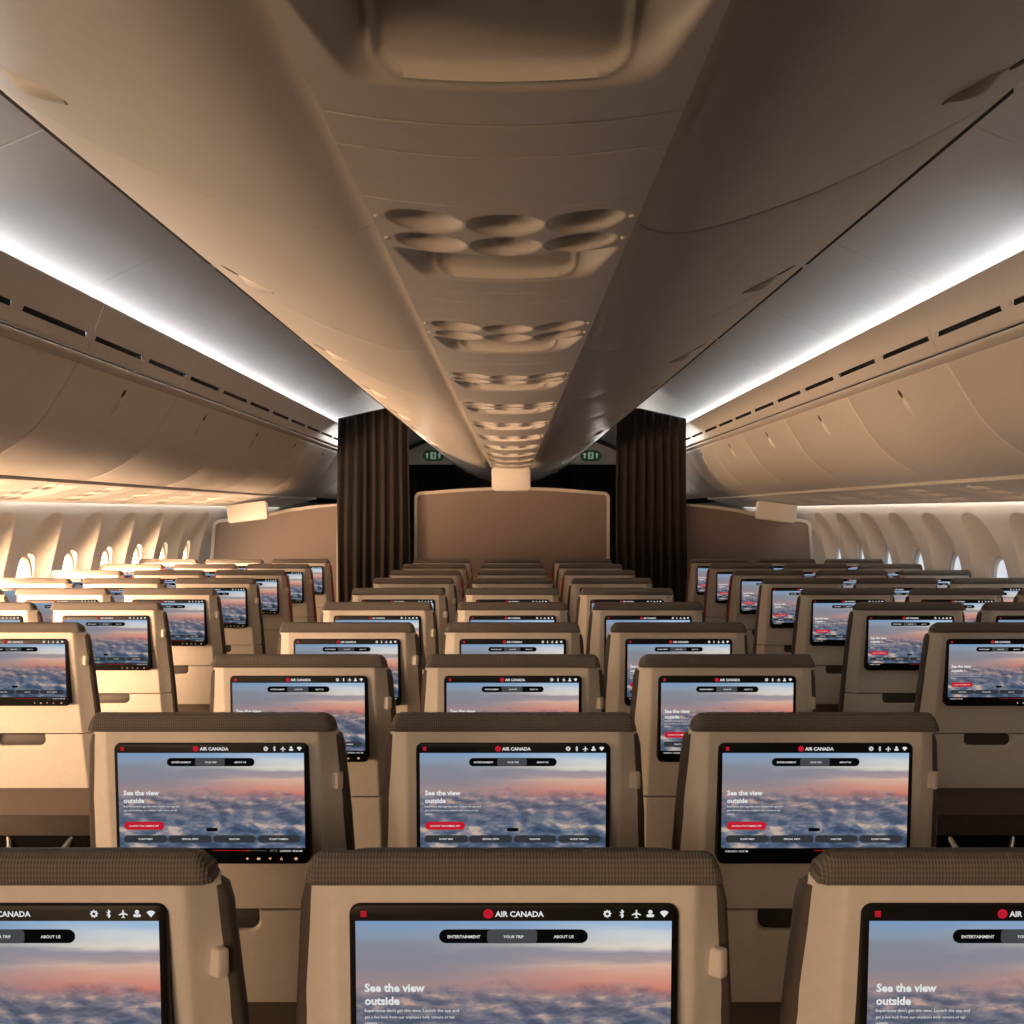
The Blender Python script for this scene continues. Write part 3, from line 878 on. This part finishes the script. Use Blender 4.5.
def ell(a, b, p, n=36):
    out = []
    for k in range(n):
        t = 2 * pi * k / n; c, s = cos(t), sin(t)
        out.append((a * abs(c) ** (2 / p) * (1 if c >= 0 else -1), b * abs(s) ** (2 / p) * (1 if s >= 0 else -1)))
    return out
def ring(sg):
    L = []
    for k, x in ((1.20, -.002), (1.0, -.007), (.95, -.008), (.93, -.004), (.90, .014), (.90, .030), (1.20, .030)):
        L.append([(sg * x, y, z) for y, z in ell(.135 * k, .235 * k, 3)])
    v, f = loft(L + [L[0]], cap=False); return mesh_from('frame', v, f, mats=[M['winframe']], angle=40)
def pane(sg, m):
    L = [[(sg * x, y, z) for y, z in ell(.124, .216, 3)] for x in (.012, .018)]
    v, f = loft(L); return mesh_from('pane', v, f, mats=[m], angle=40)
wn = 0
for sg, side in ((-1, 'left'), (1, 'right')):
    fr, pn = ring(sg), pane(sg, M['sunpane'] if sg < 0 else M['skypane'])
    for c in WIN:
        if sg > 0 and c < 5.0: continue
        wn += 1
        t = link(f'window_{wn}', None, None, (sg * (wall_x(WZ) + RD - .002), c, CAMZ + WZ))
        t['kind'] = 'structure'; t['label'] = f'oval cabin window in the {side} wall, ' + ('bright with low sun' if sg < 0 else 'pale with dusk sky')
        link('frame', fr, t); link('pane', pn, t)

# ------------------------------------------------------------------ partitions, curtains, far end
def flat_panel(name, poly, y, th, m, frame_w=0.03, closed=True, skip_bottom=True):
    """partition outline (x, z from the eye) with a raised frame along its edge; the outline starts and ends at the floor"""
    o = structure(name, None)
    pts = [(x, CAMZ + z) for x, z in poly]
    v, f = loft([[(x, y, z) for x, z in pts], [(x, y + th, z) for x, z in pts]])
    link('panel', mesh_from(name + '_panel', v, f, mats=[m], smooth=False), o)
    mb = MB(); n = len(pts); L = []
    for i in range(n):
        a = Vector(pts[max(i - 1, 0)]); p = Vector(pts[i]); b = Vector(pts[min(i + 1, n - 1)])
        t = ((p - a).normalized() if i else Vector((0, 0))) + ((b - p).normalized() if i < n - 1 else Vector((0, 0)))
        t.normalize(); nn = Vector((-t.y, t.x))
        q = p - nn * frame_w if (Vector((sum(s[0] for s in pts) / n, CAMZ - .6)) - p).dot(nn) < 0 else p + nn * frame_w
        L.append([(p.x, y - .012, p.y), (q.x, y - .012, q.y), (q.x, y + th + .004, q.y), (p.x, y + th + .004, p.y)])
    mb.add(*loft(L))
    link('frame', mb.mesh(name + '_frame', [M['divframe']], angle=30), o)
    return o
def arc(cx, cz, r, a0, a1, n=8): return [(cx + r * cos(math.radians(a0 + (a1 - a0) * k / n)), cz + r * sin(math.radians(a0 + (a1 - a0) * k / n))) for k in range(n + 1)]
PY = 10.02
cpoly = [(-0.848, -CAMZ)] + [(-.848, .10)] + arc(-.79, .118, .058, 175, 100, 8) + [(x, .216 - .045 * (abs(x) / .8) ** 2) for x in frange(-.70, .70, 16)] + arc(.79, .118, .058, 80, 5, 8) + [(.848, .10), (.848, -CAMZ)]
o = flat_panel('partition_centre', cpoly, PY, 0.05, M['divider'], 0.026); o['label'] = 'brown centre partition with pale rounded frame behind the last row'
for sg, side in ((-1, 'left'), (1, 'right')):
    pts = [(-1.50, -CAMZ), (-1.50, .074), (-1.75, .056), (-1.95, .028), (-2.14, -.016), (-2.40, -.048), (-2.55, -.066), (-2.588, -.09), (-2.598, -.12), (-2.62, -.42), (-2.62, -.9), (-2.55, -CAMZ)]
    if sg > 0: pts = [(-x, z) for x, z in pts[::-1]]
    o = flat_panel('partition_' + side, pts, PY, 0.05, M['divider'], 0.028); o['label'] = f'brown side partition with pale frame between the {side} wall and its curtain'

def curtain(name, x0, x1, ztop, y, folds, amp, label, group, phase=0):
    t = thing(name, label, 'curtain', ((x0 + x1) / 2, y, 0), group)
    n = folds * 14; P = []; B = []
    cx = (x0 + x1) / 2; rnd = random.Random(int(abs(x0) * 1000) + int(y * 7) + (x0 > 0) * 31)
    ph = [rnd.uniform(-.5, .5) for _ in range(folds + 2)]; am = [rnd.uniform(.65, 1.25) for _ in range(folds + 2)]
    for j in range(25):
        s = j / 24; r = []; b = []
        for i in range(n + 1):
            u = i / n; q = u * folds; k = int(q); fr = q - k
            a = am[k] * (1 - fr) + am[min(k + 1, folds)] * fr; p = ph[k] * (1 - fr) + ph[min(k + 1, folds)] * fr
            x = x0 + (x1 - x0) * u
            zt = ztop(x)
            z = 0.03 + (zt - 0.03) * s
            w = sin(2 * pi * q + p + phase + .25 * sin(2.2 * z + k))
            yy = -amp * a * (w + .25 * sin(4 * pi * q + p)) * (1 - .25 * s)
            r.append((x - cx + .006 * sin(3 * z + 5 * u), yy, z)); b.append((x - cx + .006 * sin(3 * z + 5 * u), yy + .006, z))
        P.append(r); B.append(b)
    v, f = grid_solid(P, B)
    link('cloth', mesh_from('cloth', v, f, mats=[M['curtain']], angle=80), t)
    if group.startswith('near'):
        pts = [(x - cx, 0.05, ztop(x) + .004) for x in frange(x0, x1, 6)]
        mb = MB(); mb.add(*tube(pts, .010)); link('rail', mb.mesh('rail', [M['dark']]), t)
    return t
top = lambda x: CAMZ + 0.785 + (1.53 - abs(x)) * 0.225 - (max(0, 1.09 - abs(x)) * 0.3)
curtain('aisle_curtain', -1.497, -0.878, top, 9.90, 8, 0.026, 'dark brown pleated curtain hanging in the left aisle beside the centre partition', 'near curtains')
curtain('aisle_curtain', 0.895, 1.497, top, 9.90, 8, 0.026, 'dark brown pleated curtain hanging in the right aisle, sunlit along its folds', 'near curtains', 1.0)
for sg, side in ((-1, 'left'), (1, 'right')):
    xa, xb = sorted((sg * 1.9, sg * .80))
    curtain('galley_curtain', xa, xb, lambda x: CAMZ + .640, 15.75, 12, 0.03, f'dark curtain far beyond the {side} aisle, under the exit sign panel', 'far curtains')
    # header panel with exit sign
    poly = [(.62, .64), (1.7, .64), (1.7, .68), (1.5, .775), (1.34, .85), (1.18, .92), (.95, 1.0), (.62, 1.045)]
    pts = [(sg * x, CAMZ + z) for x, z in poly]
    v, f = loft([[(x, 15.50, z) for x, z in pts], [(x, 15.60, z) for x, z in pts]])
    o = structure('wall_header_' + side, mesh_from('wall_header', v, f, mats=[M['liner']], smooth=False), f'pale header panel above the far {side} aisle')
    mb = MB(); L = []
    for x, z in [(.95, 1.0), (1.18, .92), (1.34, .85), (1.5, .775), (1.7, .68)]:
        L.append([(sg * x, 15.44, CAMZ + z - .002), (sg * x, 15.44, CAMZ + z + .055), (sg * x, 15.62, CAMZ + z + .055), (sg * x, 15.62, CAMZ + z - .002)])
    mb.add(*loft(L)); structure('trim_' + ('3' if sg < 0 else '4'), mb.mesh('trim', [M['darkwall']]), f'black edge strip over the far {side} header panel')
    t = thing('exit_sign', f'green exit sign with running figure and arrows above the {side} aisle', 'exit sign', (sg * 1.055, 15.47, CAMZ + .755), 'exit signs')
    v, f = plate(rrect(.275, .142, .065, 8), -.012, .028, .006)
    link('housing', mesh_from('housing', v, f, mats=[M['green']], angle=40), t)
    mb = MB()
    def flat(poly_, y, mi=0):
        mb.add([(x, y, z) for x, z in poly_] + [(x, y + .003, z) for x, z in poly_], loft([[(0, 0, 0)] * len(poly_), [(0, 0, 0)] * len(poly_)])[1], mi)
    flat(rrect(.072, .092, .006, 4), -.016)
    figure = [(.004, .030), (.014, .026), (.012, .008), (.024, .000), (.022, -.006), (.008, .000), (.012, -.014), (.020, -.034), (.012, -.036), (.002, -.018), (-.010, -.036), (-.020, -.032), (-.004, -.012), (-.004, .006), (-.016, .000), (-.018, .008), (-.006, .022)]
    flat(figure, -.019, 1)
    flat([(.010 + .006 * cos(k), .037 + .006 * sin(k)) for k in [i * .628 for i in range(10)]], -.019, 1)
    for sx in (-1, 1):
        ar = [(0, .040), (.026, .012), (.010, .012), (.010, -.036), (-.010, -.036), (-.010, .012), (-.026, .012)]
        flat([(sx * .082 + x, z) for x, z in ar], -.016)
    link('pictogram', mb.mesh('pictogram', [M['exitwhite'], M['green']], smooth=False), t)

# ------------------------------------------------------------------ light, camera, view
w = bpy.data.worlds.new('World'); S.world = w; w.use_nodes = True
bg = w.node_tree.nodes['Background']; bg.inputs['Color'].default_value = (0.5, 0.55, 0.65, 1); bg.inputs['Strength'].default_value = 0.02

SUN = bpy.data.lights.new('low_sun_through_window', 'AREA')
SUN.shape = 'RECTANGLE'; SUN.size = 0.42; SUN.size_y = 0.20
SUN.energy = 16; SUN.color = (1.0, 0.61, 0.355); SUN.spread = math.radians(84)
SUNN = SUN.copy(); SUNN.energy = 7.5
SUNB = SUN.copy(); SUNB.energy = 4.5; SUNB.spread = math.radians(80)  # added lamps at unseen windows behind the camera, brighten the seat backs
for c in WIN[:-2]:
    back = c in WIN_BACK
    o = bpy.data.objects.new('window_sunlight', SUNB if back else SUNN if c < 2.9 else SUN); COL.objects.link(o)
    o.location = (-(wall_x(WZ) + RD - .012), c, CAMZ + WZ)
    yaw = math.radians(64 if back else 48)
    d = Vector((cos(yaw), sin(yaw), 0.0 if back else 0.13))
    o.rotation_euler = d.to_track_quat('-Z', 'X').to_euler()

RL = bpy.data.lights.new('rear_fill_light', 'AREA'); RL.shape = 'RECTANGLE'; RL.size = 1.6; RL.size_y = .5; RL.energy = 44; RL.color = (1, .77, .56)  # added fill behind the camera, lifts seat backs and tray tables
o = bpy.data.objects.new('rear_fill_light', RL); COL.objects.link(o); o.location = (-1.2, -3.4, 2.2)
o.rotation_euler = Vector((.14, .92, -.24)).to_track_quat('-Z', 'Y').to_euler()
GL = bpy.data.lights.new('far_fill_light', 'AREA'); GL.shape = 'DISK'; GL.size = 0.3; GL.energy = 17; GL.color = (1, .93, .85)  # added fill past the curtains, brightens far bins and header panels
for x in (-1.2, 1.2):
    o = bpy.data.objects.new('far_fill_light', GL); COL.objects.link(o); o.location = (x, 12.6, CAMZ + .55); o.rotation_euler = (math.radians(-20), math.radians(30) * (1 if x < 0 else -1), 0)

cam = bpy.data.cameras.new('camera'); co = bpy.data.objects.new('camera', cam); COL.objects.link(co)
co.location = (0, 0, CAMZ); co.rotation_euler = (pi / 2, 0, 0)
cam.sensor_width = 36; cam.lens = 36 * 1154 / 1024; cam.clip_start = 0.05
S.camera = co
S.view_settings.view_transform = 'Standard'; S.view_settings.look = 'None'
S.view_settings.exposure = 0.24; S.view_settings.gamma = 1.0; S.view_settings.use_curve_mapping = False
S.cycles.use_denoising = True
S.cycles.max_bounces = 8; S.cycles.diffuse_bounces = 5; S.cycles.glossy_bounces = 3
S.cycles.sample_clamp_indirect = 4.0
S.cycles.caustics_reflective = False; S.cycles.caustics_refractive = False
